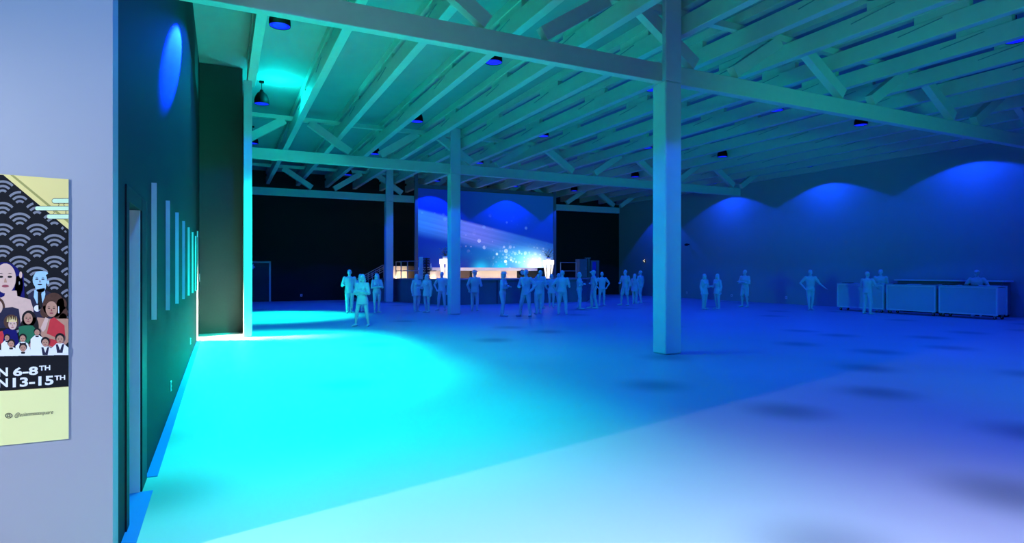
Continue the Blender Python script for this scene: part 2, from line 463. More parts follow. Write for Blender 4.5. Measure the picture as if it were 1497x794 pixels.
# performers printed on the poster (plain invented faces)
def face(q, cx, cy, rx, ry, skin, lift, lips=True, dark=None):
    d = dark or M['hairk']
    q.ell(cx, cy, rx, ry, skin, lift)
    for s in (-1, 1):
        q.ell(cx+s*rx*.42, cy-ry*.10, rx*.22, ry*.07, d, lift+.0003)
        q.poly([(cx+s*rx*.18, cy-ry*.28), (cx+s*rx*.42, cy-ry*.36), (cx+s*rx*.68, cy-ry*.28), (cx+s*rx*.42, cy-ry*.30)], d, lift+.0003)
    q.poly([(cx-rx*.05, cy), (cx+rx*.05, cy), (cx+rx*.16, cy+ry*.28), (cx-rx*.14, cy+ry*.28)], M['skin2'] if skin is M['skin1'] else M['lips'] if lips else M['wave'], lift+.0002)
    q.ell(cx, cy+ry*.52, rx*.34, ry*.09, M['lips'] if lips else d, lift+.0003)
A, B, Cc = .0016, .0022, .0028
q = Print()   # lady with dark blue hair
q.ell(6, 416, 27.5, 33, M['hairn'], A); q.poly([(22, 405), (34, 400), (36, 440), (46, 452), (20, 452)], M['hairn'], A)
q.poly([(8, 425), (24, 425), (25, 433), (44, 438), (48.5, 452), (49, 480), (-12, 480), (-12, 440), (6, 433)], M['skin1'], A+.0003)
face(q, 7.5, 407, 15.5, 22, M['skin1'], B)
q.ell(28, 414, .9, 2.6, M['wave'], B); q.ell(30, 402, 2.2, 5, M['skin1'], B)
q.poly([(-12, 452), (18, 449), (27, 452), (31, 480), (-12, 480)], M['suit'], B+.0004)
q.build('portrait_lady', pt)
q = Print()   # man in a dark suit, printed pale blue
q.poly([(48, 425), (41, 430), (40, 475), (76, 475), (74, 428), (66, 424)], M['suit'], A)
q.poly([(50, 424), (49, 434), (54, 445), (58, 433), (63, 445), (66, 430), (65, 421)], M['skinb'], A+.0003)
q.poly([(55, 427), (61, 427), (60, 430), (62, 448), (56, 455), (55, 440)], M['hairk'], A+.0006)
q.ell(59, 419, 8, 9, M['skinb'], A+.0003)
face(q, 58, 409.5, 10.6, 12.5, M['skinb'], B, lips=False)
q.ell(70, 413, 1.8, 3, M['skinb'], B)
q.ell(60.5, 399.5, 9.5, 3.2, M['skinb'], B-.0001)
q.ell(54, 451, 4.6, 4.8, M['pwhite'], B)
q.build('portrait_man', pt)
q = Print()   # curly haired lady in red
q.ell(78, 446, 16, 18, M['hairb'], B); q.ell(88, 458, 10.8, 12, M['hairb'], B); q.ell(66, 456, 7.5, 9, M['hairb'], B)
q.ell(92, 470, 7, 12, M['hairb'], B); q.ell(90, 445, 7.5, 9, M['hairb'], B)
q.poly([(72, 466), (82, 466), (99.7, 466), (99.7, 500), (92, 508), (70, 508), (53, 478), (54, 464)], M['skin2'], B+.0003)
q.poly([(73, 467), (79, 464), (94, 476), (95, 490), (88, 512), (71, 505), (68, 488)], M['red'], B+.0006)
face(q, 75, 452, 8.6, 11.5, M['skin2'], B+.0005)
q.poly([(85, 448), (86, 448), (86.5, 458), (84.8, 458)], M['pwhite'], B+.0005)
q.poly([(59, 480), (66, 464), (71, 466), (66, 482), (62, 486)], M['skin1'], B+.0008)
q.poly([(60, 484), (80, 493), (81, 497), (70, 495), (60, 488)], M['skin2'], B+.0009)
q.build('portrait_red_dress', pt)
q = Print()   # lady in green
q.ell(42, 466, 10.5, 12, M['hairk'], B+.0004); q.ell(50, 478, 6.5, 14, M['hairk'], B+.0004); q.ell(34, 480, 5, 12, M['hairk'], B+.0004)
q.poly([(36, 476), (47, 476), (55, 484), (54, 505), (28, 505), (27, 478)], M['green'], B+.0006)
face(q, 41, 466, 6.4, 8.2, M['skin2'], B+.0008)
q.build('portrait_green_dress', pt)
q = Print()   # child with a gilded crown
q.ell(16, 471, 11, 11, M['hairb'], B+.0006)
q.poly([(4, 484), (14, 478), (24, 484), (28, 505), (4, 505)], M['hairn'], B+.0006)
face(q, 18, 474.5, 6.2, 7.6, M['skin1'], B+.0009)
for k in range(6):
    x = 9.5+2.6*k
    q.poly([(x, 471), (x+.8, 463-(1.5 if k % 2 else 0)), (x+2, 470.6)], M['cream'], B+.0011)
q.build('portrait_crown', pt)
q = Print()   # lady at the left edge
q.ell(-4, 449, 11, 14, M['hairb'], B+.0003); q.ell(-4, 449, 7.6, 10, M['skin1'], B+.0006)
q.poly([(-14, 488), (3, 484), (5.5, 490), (3, 506), (-14, 508)], M['red'], B+.0007)
q.build('portrait_edge', pt)
q = Print()   # the row of children in white shirts and dark waistcoats
kidrow = [(-4, 507, .9), (10, 494, .8), (16, 503, 1.0), (33, 495, 1.0), (33.5, 509, 1.05), (47, 505, 1.05), (54, 486, .9), (66, 501, 1.15), (87.5, 496, 1.25)]
for i, (cx, cy, s) in enumerate(kidrow):
    L = .0036 + .0003*i
    fy = 521-.02*cx
    q.poly([(cx-4*s, cy+5*s), (cx+4*s, cy+5*s), (cx+10.5*s if cx < 80 else 99.8, cy+10*s), (cx+11*s if cx < 80 else 99.8, fy), (cx-11*s, fy), (cx-10.5*s, cy+11*s)], M['pwhite'], L)
    q.ell(cx, cy-1.6*s, 5.6*s, 5.6*s, M['hairk'], L+.00005)
    q.ell(cx, cy+.4*s, 4.2*s, 4.9*s, M['skin2'], L+.0001)
    for e in (-1, 1): q.ell(cx+e*1.7*s, cy-.1*s, .8*s, .45*s, M['hairk'], L+.00018)
    q.ell(cx, cy+2.6*s, 1.5*s, .5*s, M['lips'], L+.00018)
    if i in (3, 7, 8):
        q.poly([(cx-5*s, cy+6*s), (cx-2.4*s, cy+6*s), (cx, cy+13*s), (cx+2.6*s, cy+6*s), (cx+5*s, cy+5.6*s), (cx+3*s, cy+16*s), (cx-3.4*s, cy+16*s)], M['suit'], L+.0001)
    else:
        q.poly([(cx-3*s, cy+5.4*s), (cx+3*s, cy+5.4*s), (cx+2.4*s, cy+8*s), (cx-2.4*s, cy+8*s)], M['hairk'], L+.0001)
q.build('portrait_children', pt)
def lettering(txt, x0, x1, yt, yb, m, bold=.02, shear=0.0, name='lettering', lift=.0012):
    cu = bpy.data.curves.new('t', 'FONT'); cu.body = txt; cu.size = 1; cu.offset = bold; cu.shear = shear
    cu.resolution_u = 3
    ob = bpy.data.objects.new('t', cu); COL.objects.link(ob)
    dg = bpy.context.evaluated_depsgraph_get()
    me = bpy.data.meshes.new_from_object(ob.evaluated_get(dg))
    bpy.data.objects.remove(ob)
    xs = [v.co.x for v in me.vertices]; ys = [v.co.y for v in me.vertices]
    ax, bx, ay, by = min(xs), max(xs), min(ys), max(ys)
    ym = (yt+yb)/2; xm = (x0+x1)/2
    X0, X1 = on_wall(x0, ym)[0], on_wall(x1, ym)[0]; Z1, Z0 = on_wall(xm, yt)[2], on_wall(xm, yb)[2]
    w = Vector(pt['_w'])
    for v in me.vertices:
        v.co = Vector((X0+(v.co.x-ax)/(bx-ax)*(X1-X0), WY-.0024-lift*.35, Z0+(v.co.y-ay)/(by-ay)*(Z1-Z0))) - w
    me.name = name; me.materials.clear(); me.materials.append(m)
    o = bpy.data.objects.new(name, me); COL.objects.link(o); o.parent = pt
    return o
lettering('N', -3.5, 11.2, 538, 550.8, M['pwhite'], .032)
lettering('6-8', 18.7, 55.4, 536.6, 549.4, M['pwhite'], .032)
lettering('TH', 56.8, 73.2, 534.6, 541.7, M['pwhite'], .032)
lettering('N', -3.5, 11.2, 553.8, 566.6, M['pwhite'], .032)
lettering('13-15', 18.2, 78, 551.0, 564.8, M['pwhite'], .032)
lettering('TH', 79.4, 95, 549, 556, M['pwhite'], .032)
lettering('@asianmasssquare', 21, 77.5, 601.6, 609.2, M['pink'], .0, .35)
q = Print()
for a in range(24):
    a0, a1 = 2*PI*a/24, 2*PI*(a+1)/24
    q.poly([(12.4+5.4*math.cos(a0), 608+3.9*math.sin(a0)), (12.4+5.4*math.cos(a1), 608+3.9*math.sin(a1)),
            (12.4+4.2*math.cos(a1), 608+3.0*math.sin(a1)), (12.4+4.2*math.cos(a0), 608+3.0*math.sin(a0))], M['pink'], L2)
q.poly([(10, 606.2), (14.6, 606), (14.6, 609.8), (10, 610)], M['suit'], L2)
q.ell(12.3, 608, 1.2, 1.0, M['lime'], L3)
q.build('handle_icon', pt)

# ------------------------------------------------------------------ stage
SZ = 1.30
st = thing('stage', (14.3, 31.5, 0), 'raised stage platform with dark skirt under the video screen', 'stage')
poly = [(10.1, 28.1), (18.5, 28.1), (21.4, 32.0), (21.4, 35.6), (8.7, 35.6), (8.85, 32.3)]
MB().prism(poly, SZ-.06, SZ).build('stage_deck', M['staged'], st)
inner = [(14.6+(x-14.6)*.992, 31.8+(y-31.8)*.985) for x, y in poly]
MB().prism(inner, 0, SZ-.06).build('skirt', M['stagef'], st)
for k in range(1, 6):
    x = 10.1+8.4*k/6
    MB().box(x-.012, x+.012, 28.13, 28.16, .02, SZ-.07).build('skirt_seam', M['trimdark'], st)
# screen on its base wall
vs = thing('video_screen', (14.3, 32.4, SZ), 'huge video screen showing blue waves and bokeh lights above the stage', 'screen')
fr = MB()
fr.box(9.72, 9.9, 32.30, 32.46, SZ, DK-.01).box(18.7, 18.9, 32.30, 32.46, SZ, 7.05)
fr.build('screen_frame', M['screenframe'], vs)
MB().box(9.9, 18.7, 32.36, 32.46, 6.41, 6.64).build('screen_header', M['screenframe'], vs)
disp = MB().box(9.9, 18.7, 32.33, 32.46, 1.93, 6.41)
# display picture: everything in the screen's own generated coordinates
def display_material():
    m = bpy.data.materials.new('video_picture'); m.use_nodes = True
    nt = m.node_tree; b = nt.nodes['Principled BSDF']
    def val(v):
        n = nt.nodes.new('ShaderNodeValue'); n.outputs[0].default_value = v; return n.outputs[0]
    def op(kind, a, c=None, d=None, clamp=False):
        n = nt.nodes.new('ShaderNodeMath'); n.operation = kind; n.use_clamp = clamp
        for i, s in enumerate((a, c, d)):
            if s is None: continue
            if isinstance(s, (int, float)): n.inputs[i].default_value = s
            else: nt.links.new(s, n.inputs[i])
        return n.outputs[0]
    def gauss(x, mu, sg):   # soft bump
        t = op('DIVIDE', op('SUBTRACT', x, mu), sg); t = op('MULTIPLY', t, t)
        return op('POWER', 2.718, op('MULTIPLY', t, -1.0))
    def smooth(x, a, c):
        n = nt.nodes.new('ShaderNodeMapRange'); n.interpolation_type = 'SMOOTHSTEP'
        nt.links.new(x, n.inputs[0]); n.inputs[1].default_value = a; n.inputs[2].default_value = c
        return n.outputs[0]
    tc = nt.nodes.new('ShaderNodeTexCoord'); sp = nt.nodes.new('ShaderNodeSeparateXYZ')
    nt.links.new(tc.outputs['Generated'], sp.inputs[0])
    u, v = sp.outputs[0], sp.outputs[2]
    acc = None
    def add(fac, col):
        nonlocal acc
        n = nt.nodes.new('ShaderNodeMix'); n.data_type = 'RGBA'; n.blend_type = 'ADD'; n.inputs[0].default_value = 1
        sc = nt.nodes.new('ShaderNodeVectorMath'); sc.operation = 'SCALE'; sc.inputs[0].default_value = col
        nt.links.new(fac, sc.inputs[3])
        if acc is None: acc = sc.outputs[0]
        else:
            nt.links.new(acc, n.inputs[6]); nt.links.new(sc.outputs[0], n.inputs[7]); acc = n.outputs[2]
    one = val(1.0)
    add(one, (.001, .011, .10))
    add(op('MULTIPLY', smooth(u, .2, .6), smooth(v, .05, .9)), (.0, .022, .02))
    # upper left lighter blue
    # the wave band
    centre = op('ADD', op('MULTIPLY', u, -.40), .60)
    nz = nt.nodes.new('ShaderNodeTexNoise'); nz.inputs['Scale'].default_value = 1.0; nz.inputs['Detail'].default_value = 4
    cv = nt.nodes.new('ShaderNodeCombineXYZ'); nt.links.new(op('MULTIPLY', u, .9), cv.inputs[0])
    nt.links.new(op('MULTIPLY', op('SUBTRACT', v, centre), 26.0), cv.inputs[1])
    nt.links.new(cv.outputs[0], nz.inputs['Vector'])
    streak = smooth(nz.outputs['Fac'], .25, .75)
    up = smooth(op('SUBTRACT', v, centre), .155, .115)
    dn = smooth(op('SUBTRACT', v, centre), -.24, -.06)
    band = op('MULTIPLY', up, dn)
    fade = op('SUBTRACT', 1.0, op('MULTIPLY', u, .62))
    bandl = op('MULTIPLY', op('MULTIPLY', band, fade), op('ADD', op('MULTIPLY', streak, .35), .65))
    add(bandl, (.028, .21, .50))
    add(op('MULTIPLY', op('MULTIPLY', bandl, gauss(u, .42, .2)), dn), (.17, .03, .10))
    # glows along the bottom
    for (cu_, cv_, su, sv, col) in ((.44, -.02, .055, .10, (.0, .55, .62)), (.585, -.02, .06, .11, (.0, .62, .75)),
                                    (.80, .02, .12, .17, (.30, .95, 1.0)), (.86, .05, .075, .12, (1.1, .95, .72)),
                                    (.73, .14, .17, .11, (.05, .32, .38)), (.55, .2, .3, .10, (.0, .10, .16))):
        g = op('MULTIPLY', gauss(u, cu_, su), gauss(v, cv_, sv)); add(g, col)
    # bokeh discs
    def bokeh(scale, thr, mask, col):
        vo = nt.nodes.new('ShaderNodeTexVoronoi'); vo.voronoi_dimensions = '2D'; vo.inputs['Scale'].default_value = scale
        c2 = nt.nodes.new('ShaderNodeCombineXYZ'); nt.links.new(op('MULTIPLY', u, 1.96), c2.inputs[0]); nt.links.new(v, c2.inputs[1])
        nt.links.new(c2.outputs[0], vo.inputs['Vector'])
        se = nt.nodes.new('ShaderNodeSeparateColor'); nt.links.new(vo.outputs['Color'], se.inputs[0])
        rad = op('MULTIPLY', se.outputs[0], thr)
        disc = smooth(op('SUBTRACT', rad, vo.outputs['Distance']), 0.0, .05)
        keep = smooth(se.outputs[1], .35, .6)
        add(op('MULTIPLY', op('MULTIPLY', disc, keep), mask), col)
    under = gauss(op('SUBTRACT', v, op('ADD', op('MULTIPLY', u, -.42), .48)), 0.0, .085)
    bokeh(13, .42, op('MULTIPLY', under, smooth(u, .15, .5)), (.42, .40, .46))
    bokeh(21, .36, op('MULTIPLY', op('MULTIPLY', smooth(v, .36, .05), smooth(u, .45, .8)), smooth(u, .99, .9)), (.62, .72, .70))
    bokeh(11, .30, op('MULTIPLY', gauss(op('SUBTRACT', v, op('ADD', op('MULTIPLY', u, -.2), .68)), 0, .1), .6), (.06, .16, .30))
    bokeh(9, .22, op('MULTIPLY', smooth(v, .3, .1), gauss(u, .6, .12)), (.9, 1.0, 1.0))
    b.inputs['Base Color'].default_value = (.03, .07, .42, 1); b.inputs['Roughness'].default_value = .6
    b.inputs['Specular IOR Level'].default_value = .1
    nt.links.new(acc, b.inputs['Emission Color']); b.inputs['Emission Strength'].default_value = 1.0
    return m
disp.build('display', display_material(), vs)
MB().box(9.9, 17.55, 32.30, 32.46, 1.75, 1.93).build('white_fascia', M['white'], vs)
bw = thing('stage_back_wall', (14.3, 32.4, SZ), 'low wall of beige and brown panels under the video screen', 'wall')
for (a, b_, m) in ((9.9, 10.35, 'warm'), (10.35, 11.0, 'warm'), (11.0, 12.45, 'warm'), (12.46, 13.05, 'brown'), (13.06, 13.2, 'wf'), (13.21, 16.15, 'warm'), (16.16, 17.5, 'wf'), (17.51, 18.69, 'wf')):
    MB().box(a, b_, 32.34, 32.45, SZ+.001, 1.745).build('panel', M[m], bw)
# warm panels at the stage's left end
t = thing('side_screen', (9.3, 34.1, SZ), 'beige and brown folding panel behind the left stage railing', 'panel')
MB().box(8.78, 9.80, 34.05, 34.15, SZ+.001, 2.02, bev=.01).build('beige_panel', M['warm'], t)
MB().box(9.81, 10.40, 34.06, 34.14, SZ+.001, 2.02).build('brown_panel', M['brown'], t)
# railings
def railing(pts, z, label, name='stage_railing'):
    c = pts[len(pts)//2]
    t = thing(name, (c[0], c[1], SZ), label, 'railing', 'stage railings')
    for (x, y) in pts: MB().tube((x, y, SZ), (x, y, z), .028).tube((x, y, SZ), (x, y, SZ+.012), .06).build('post', M['railm'], t)
    for h in (z, SZ+(z-SZ)*.46):
        b = MB()
        for p0, p1 in zip(pts, pts[1:]): b.tube((*p0, h), (*p1, h), .022)
        b.build('rail', M['railm'], t)
    return t
railing([(8.98, 33.6), (8.98, 32.5), (9.13, 31.75), (9.52, 30.3)], 2.26, 'grey tube railing along the left edge of the stage')
railing([(18.15, 30.5), (19.25, 30.5)], 2.24, 'grey tube railing on the right side of the stage')
# stage stair
ss = thing('stage_stair', (7.6, 34.4, 0), 'stair with sloping handrails climbing to the stage from the left', 'stair')
n = 7
stp = MB()
for k in range(n):
    stp.box(6.75+.27*k, 8.66, 33.95, 34.95, SZ/n*k, SZ/n*(k+1)-.001)
stp.build('steps', M['stagef'], ss)
for yy in (33.93, 34.97):
    r = MB()
    r.tube((6.85, yy, 1.16), (8.6, yy, 2.10), .022).tube((6.85, yy, .92), (8.6, yy, 1.86), .018)
    for k in range(8):
        x = 6.95+.23*k; zz = 1.16+(x-6.85)*.537
        r.tube((x, yy, zz-.24), (x, yy, zz), .012)
    r.tube((6.85, yy, 0.01), (6.85, yy, 1.16), .025).tube((8.6, yy, SZ*.9), (8.6, yy, 2.10), .03).tube((7.7, yy, .70), (7.7, yy, 1.62), .025)
    r.tube((6.70, yy, .02), (7.0, yy, .02), .02)
    r.build('handrail', M['railm'], ss)
# lattice column and blue panel
t = thing('lattice_column', (9.62, 29.9, SZ), 'black wavy lattice column standing on the stage left edge', 'decoration')
for k in range(13):
    z = SZ+.05+k*.085
    b = MB()
    m_ = 30
    for rr, ph in ((.175, 0), (.115, PI)):
        pts = [Vector((9.62+rr*math.cos(2*PI*a/m_), 29.9+rr*math.sin(2*PI*a/m_), z+.022*math.sin(6*2*PI*a/m_+ph+k*PI))) for a in range(m_)]
        for a in range(m_): b.tube(pts[a], pts[(a+1) % m_], .019, n=6)
    b.build('wave_ring', M['rubber'], t)
MB().tube((9.62, 29.9, SZ), (9.62, 29.9, SZ+1.12), .04).tube((9.62, 29.9, SZ), (9.62, 29.9, SZ+.025), .19, n=24).build('core', M['rubber'], t)
t = thing('speaker_column', (9.33, 30.0, SZ), 'slim blue-grey speaker column beside the lattice column', 'speaker')
MB().box(9.24, 9.42, 29.86, 30.04, SZ, 2.46, bev=.012).build('cabinet', M['column'], t)
MB().box(9.26, 9.40, 29.852, 29.862, 1.5, 2.42).build('grille', M['bar'], t)
# flower stands: light falling on them is put in as glow
def flower_stand(x, y, label, fl_label, seed):
    t = thing('flower_stand', (x, y, SZ), label, 'stand', 'white flower stands')
    MB().prism([(x-.23, y-.23), (x+.23, y-.23), (x+.23, y+.23), (x-.23, y+.23)], 2.10, 2.36).build('top_box', M['warmglow'], t)
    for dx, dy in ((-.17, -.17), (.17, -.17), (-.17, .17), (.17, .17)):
        b = MB(); b.tube((x+dx*.55, y+dy*.55, SZ+.006), (x+dx, y+dy, 2.10), .03, .06, n=8); b.build('leg', M['warmglow'], t)
    f = thing('flower_arrangement', (x, y, 2.36), fl_label, 'plant', 'branching arrangements')
    MB().lathe([(.0, 0), (.10, 0), (.13, .10), (.10, .16), (.08, .16), (.0, .15)], (x, y, 2.36)).build('vase', M['white'], f, smooth=True)
    rnd = random.Random(seed)
    tw, lf = MB(), MB()
    for k in range(22):
        a = rnd.uniform(0, 2*PI); r = rnd.uniform(.12, .5); h = rnd.uniform(.12, .52)
        p0 = Vector((x, y, 2.48)); p1 = p0+Vector((r*.45*math.cos(a), r*.45*math.sin(a), h*.7)); p2 = p0+Vector((r*math.cos(a), r*math.sin(a), h))
        tw.tube(p0, p1, .008, .006, 6).tube(p1, p2, .006, .003, 6)
        for q_ in range(4):
            c = p1.lerp(p2, q_/3)
            d = Vector((rnd.uniform(-1, 1), rnd.uniform(-1, 1), rnd.uniform(-.3, .7))).normalized()*rnd.uniform(.06, .12)
            s_ = d.cross(Vector((0, 0, 1))).normalized()*.022
            lf.poly([c, c+d*.5+s_, c+d, c+d*.5-s_])
    tw.build('twigs', M['brown'], f); lf.build('leaves', M['leaf'], f)
flower_stand(10.50, 29.5, 'white lit flower stand on stage left, behind the second column', 'spiky branches in a vase on the left flower stand', 3)
flower_stand(16.75, 29.5, 'white lit flower stand on stage right, beside the screen edge', 'spiky branches in a vase on the right flower stand', 5)
t = thing('bottle', (10.36, 31.4, 1.76), 'white bottle standing on the small beige box', 'bottle')
MB().lathe([(0, 0), (.06, 0), (.06, .2), (.025, .28), (.02, .36), (0, .36)], (10.36, 31.4, 1.76)).build('body', M['white'], t, smooth=True)
MB().tube((10.36, 31.4, 2.12), (10.36, 31.4, 2.15), .024).build('stopper', M['white'], t)
t = thing('display_box', (10.36, 31.4, SZ), 'small beige box with dark lid on the stage left', 'box')
MB().box(10.13, 10.60, 31.2, 31.6, SZ, 1.72, bev=.01).build('box_body', M['warm'], t)
MB().box(10.12, 10.61, 31.19, 31.61, 1.72, 1.76).build('lid', M['brown'], t)
# stage lamp on a short stand
t = thing('stage_lamp', (14.52, 28.45, SZ), 'small round black stage lamp on a stand at the stage edge', 'lamp')
MB().tube((14.52, 28.45, SZ), (14.52, 28.45, SZ+.02), .11, n=16).tube((14.52, 28.45, SZ), (14.52, 28.45, SZ+.2), .02).build('stand', M['black'], t)
MB().tube((14.52, 28.42, SZ+.34), (14.52, 28.62, SZ+.30), .16, .12, n=18).build('lamp_head', M['rubber'], t)
MB().tube((14.52, 28.415, SZ+.341), (14.52, 28.43, SZ+.338), .12, n=18).build('lamp_glass', M['bar'], t)
# equipment at the stage's right
t = thing('equipment_cabinet', (19.95, 31.0, SZ), 'grey equipment cabinet on the stage right, behind the crowd', 'cabinet')
MB().box(19.68, 20.22, 30.8, 31.3, SZ, 2.46, bev=.015).build('cabinet_body', M['screenframe'], t)
MB().box(19.72, 20.18, 30.785, 30.80, 1.36, 2.40).build('door', M['stagef'], t)
MB().box(20.12, 20.15, 30.77, 30.785, 1.8, 1.95).build('handle', M['metal'], t)
t = thing('light_tower', (20.42, 31.0, SZ), 'thin vertical tubes of a light tower beside the equipment cabinet', 'tower')
for dx, dy in ((-.12, 0), (0, -.06), (.12, 0), (0, .1)): MB().tube((20.42+dx, 31+dy, SZ), (20.42+dx, 31+dy, 2.52), .014).build('tube', M['metal'], t)
MB().box(20.27, 20.57, 30.9, 31.14, 2.52, 2.56).build('top_plate', M['metal'], t)
MB().box(20.27, 20.57, 30.9, 31.14, SZ, SZ+.02).build('base_plate', M['metal'], t)
t = thing('framed_panel', (20.9, 31.0, SZ), 'grey framed panel with a blue centre at stage right', 'panel')
MB().box(20.62, 20.72, 30.95, 31.05, SZ, 2.40).box(21.02, 21.22, 30.95, 31.05, SZ, 2.40).box(20.72, 21.02, 30.95, 31.05, 2.32, 2.40).build('frame', M['screenframe'], t)
MB().box(20.72, 21.02, 30.99, 31.01, SZ+.02, 2.32).build('blue_sheet', mat('blue_sheet', (.03, .05, .5), .6, noise=.05), t)

# ------------------------------------------------------------------ portable bars
def bar_unit(y0, y1, label):
    x0, x1 = 24.36, 25.02
    t = thing('bar_counter', ((x0+x1)/2, (y0+y1)/2, 0), label, 'bar', 'portable bars along the right wall')
    MB().box(x0+.02, x1, y0+.03, y1-.03, .17, 1.13).build('cabinet_body', M['bar'], t)
    f = MB()
    for y in (y0, y1-.05): f.box(x0, x0+.05, y, y+.05, .14, 1.15).box(x1-.05, x1, y, y+.05, .14, 1.15)
    f.box(x0, x0+.04, y0+.05, y1-.05, .14, .19).box(x0, x0+.04, y0+.05, y1-.05, 1.10, 1.15)
    f.build('frame', M['barf'], t)
    MB().box(x0-.02, x1+.02, y0-.0, y1+.0, 1.15, 1.19, bev=.008).build('countertop', M['bar'], t)
    for cx in (x0+.09, x1-.09):
        for cy in (y0+.12, y1-.12):
            c = MB().box(cx-.03, cx+.03, cy-.03, cy+.03, .10, .171).box(cx-.028, cx-.02, cy-.02, cy+.02, .04, .12).box(cx+.02, cx+.028, cy-.02, cy+.02, .04, .12).build('caster', M['metal'], t)
            MB().tube((cx-.018, cy, .05), (cx+.018, cy, .05), .05, n=16).build('wheel', M['rubber'], c, org=t['_w'])
    return t
bar_unit(11.14, 13.04, 'grey wheeled bar counter at the right end of the row of three')
bar_unit(13.15, 15.01, 'grey wheeled bar counter in the middle of the row of three')
bar_unit(15.12, 17.16, 'grey wheeled bar counter at the left end, behind the standing customer')
def bar_mat(y, label):
    t = thing('bar_mat', (24.6, y, 1.19), label, 'mat', 'rubber bar mats')
    MB().box(24.40, 24.62, y-.22, y+.22, 1.1895, 1.205, bev=.004).build('base', M['rubber'], t)
    b = MB()
    for k in range(6): b.box(24.42, 24.60, y-.19+.07*k, y-.16+.07*k, 1.205, 1.213)
    b.build('ribs', M['black'], t)
for y, lb in ((16.75, 'black rubber mat on the leftmost bar top'), (14.55, 'black rubber mat on the middle bar top, left one'), (13.45, 'black rubber mat on the middle bar top, right one'),
              (12.72, 'black rubber mat on the right bar top, away from the bartender'), (12.05, 'black rubber mat in front of the right hand bartender')): bar_mat(y, lb)
t = thing('back_counter', (26.1, 13.6, 0), 'long grey back counter with thin pale top behind the bars', 'counter')
MB().box(25.85, 26.5, 11.6, 15.6, 1.31, 1.36, bev=.006).build('countertop', M['barf'], t)
MB().box(25.95, 26.5, 11.7, 15.5, .08, 1.31).build('cabinet_body', M['stagef'], t)
MB().box(26.0, 26.5, 11.75, 15.45, 0, .08).build('plinth', M['rubber'], t)
for k in range(4):
    d = MB().box(25.93, 25.95, 11.74+.95*k, 12.62+.95*k, .14, 1.26).build('door', M['stagef'], t)
    MB().box(25.915, 25.93, 12.5+.95*k, 12.53+.95*k, .85, 1.05).build('handle', M['metal'], d, org=t['_w'])
# ------------------------------------------------------------------ people (plain pale-grey figures)
def solid(mb, name, voxel, m, smooth_it=3):
    """fuse overlapping volumes into one continuous skin"""
    bmesh.ops.recalc_face_normals(mb.bm, faces=mb.bm.faces)
    me = bpy.data.meshes.new(name); mb.bm.to_mesh(me); mb.bm.free()
    ob = bpy.data.objects.new(name, me); COL.objects.link(ob)
    r = ob.modifiers.new('r', 'REMESH'); r.mode = 'VOXEL'; r.voxel_size = voxel; r.use_smooth_shade = True
    s = ob.modifiers.new('s', 'SMOOTH'); s.factor = .5; s.iterations = smooth_it
    dg = bpy.context.evaluated_depsgraph_get()
    out = bpy.data.meshes.new_from_object(ob.evaluated_get(dg))
    bpy.data.objects.remove(ob); bpy.data.meshes.remove(me)
    out.name = name; out.materials.clear(); out.materials.append(m)
    return out

ARMS = {   # elbow, wrist relative to the shoulder, in body heights: x outward, y forward negative, z up
    'relaxed': ((.035, .02, -.170), (.040, -.025, -.315)),
    'crossed': ((.045, -.030, -.165), (-.165, -.112, -.135)),
    'hip': ((.115, .035, -.135), (.020, -.045, -.265)),
    'phone': ((.040, -.035, -.168), (-.025, -.145, -.095)),
    'pocket': ((.065, .035, -.160), (.030, -.025, -.290)),
    'out': ((.095, -.01, -.140), (.195, -.045, -.235)),
    'bar': ((.075, -.055, -.150), (.060, -.165, -.205)),
    'bent': ((.050, .000, -.170), (.045, -.135, -.155)),
    'back': ((.070, .060, -.150), (-.040, .085, -.275)),
    'face': ((.030, -.07, -.155), (-.055, -.105, -.015)),
    'hold': ((.055, -.03, -.165), (-.03, -.150, -.160)),
}
def hand(mb, e, w, H, side, curl):
    d = (w-e).normalized()
    ref = Vector((0, 0, 1)) if abs(d.z) < .8 else Vector((0, -1, 0))
    p = d.cross(ref).normalized()            # across the palm
    nrm = p.cross(d).normalized()
    if nrm.y > 0: nrm = -nrm
    pl0 = w; pl1 = w + d*.045*H
    for o_ in (-.014, 0, .014): mb.cap(w+p*o_*H*.8, pl1+p*o_*H, .0095*H, .0085*H, 6)
    for i, (o_, ln) in enumerate(((-.0215, .040), (-.0073, .047), (.0073, .044), (.0215, .034))):
        b0 = pl1+p*o_*H
        m1 = b0 + (d*math.cos(curl*.5)+nrm*math.sin(curl*.5))*ln*.5*H
        m2 = m1 + (d*math.cos(curl*1.3)+nrm*math.sin(curl*1.3))*ln*.5*H
        mb.cap(b0, m1, .0062*H, .0058*H, 6); mb.cap(m1, m2, .0058*H, .005*H, 6)
    tb = w + d*.012*H - p*.016*H
    t1 = tb + (d*.62-p*.75+nrm*.25).normalized()*.026*H
    t2 = t1 + (d*.9-p*.25+nrm*.35).normalized()*.022*H
    mb.cap(tb, t1, .0078*H, .0068*H, 6); mb.cap(t1, t2, .0066*H, .0055*H, 6)

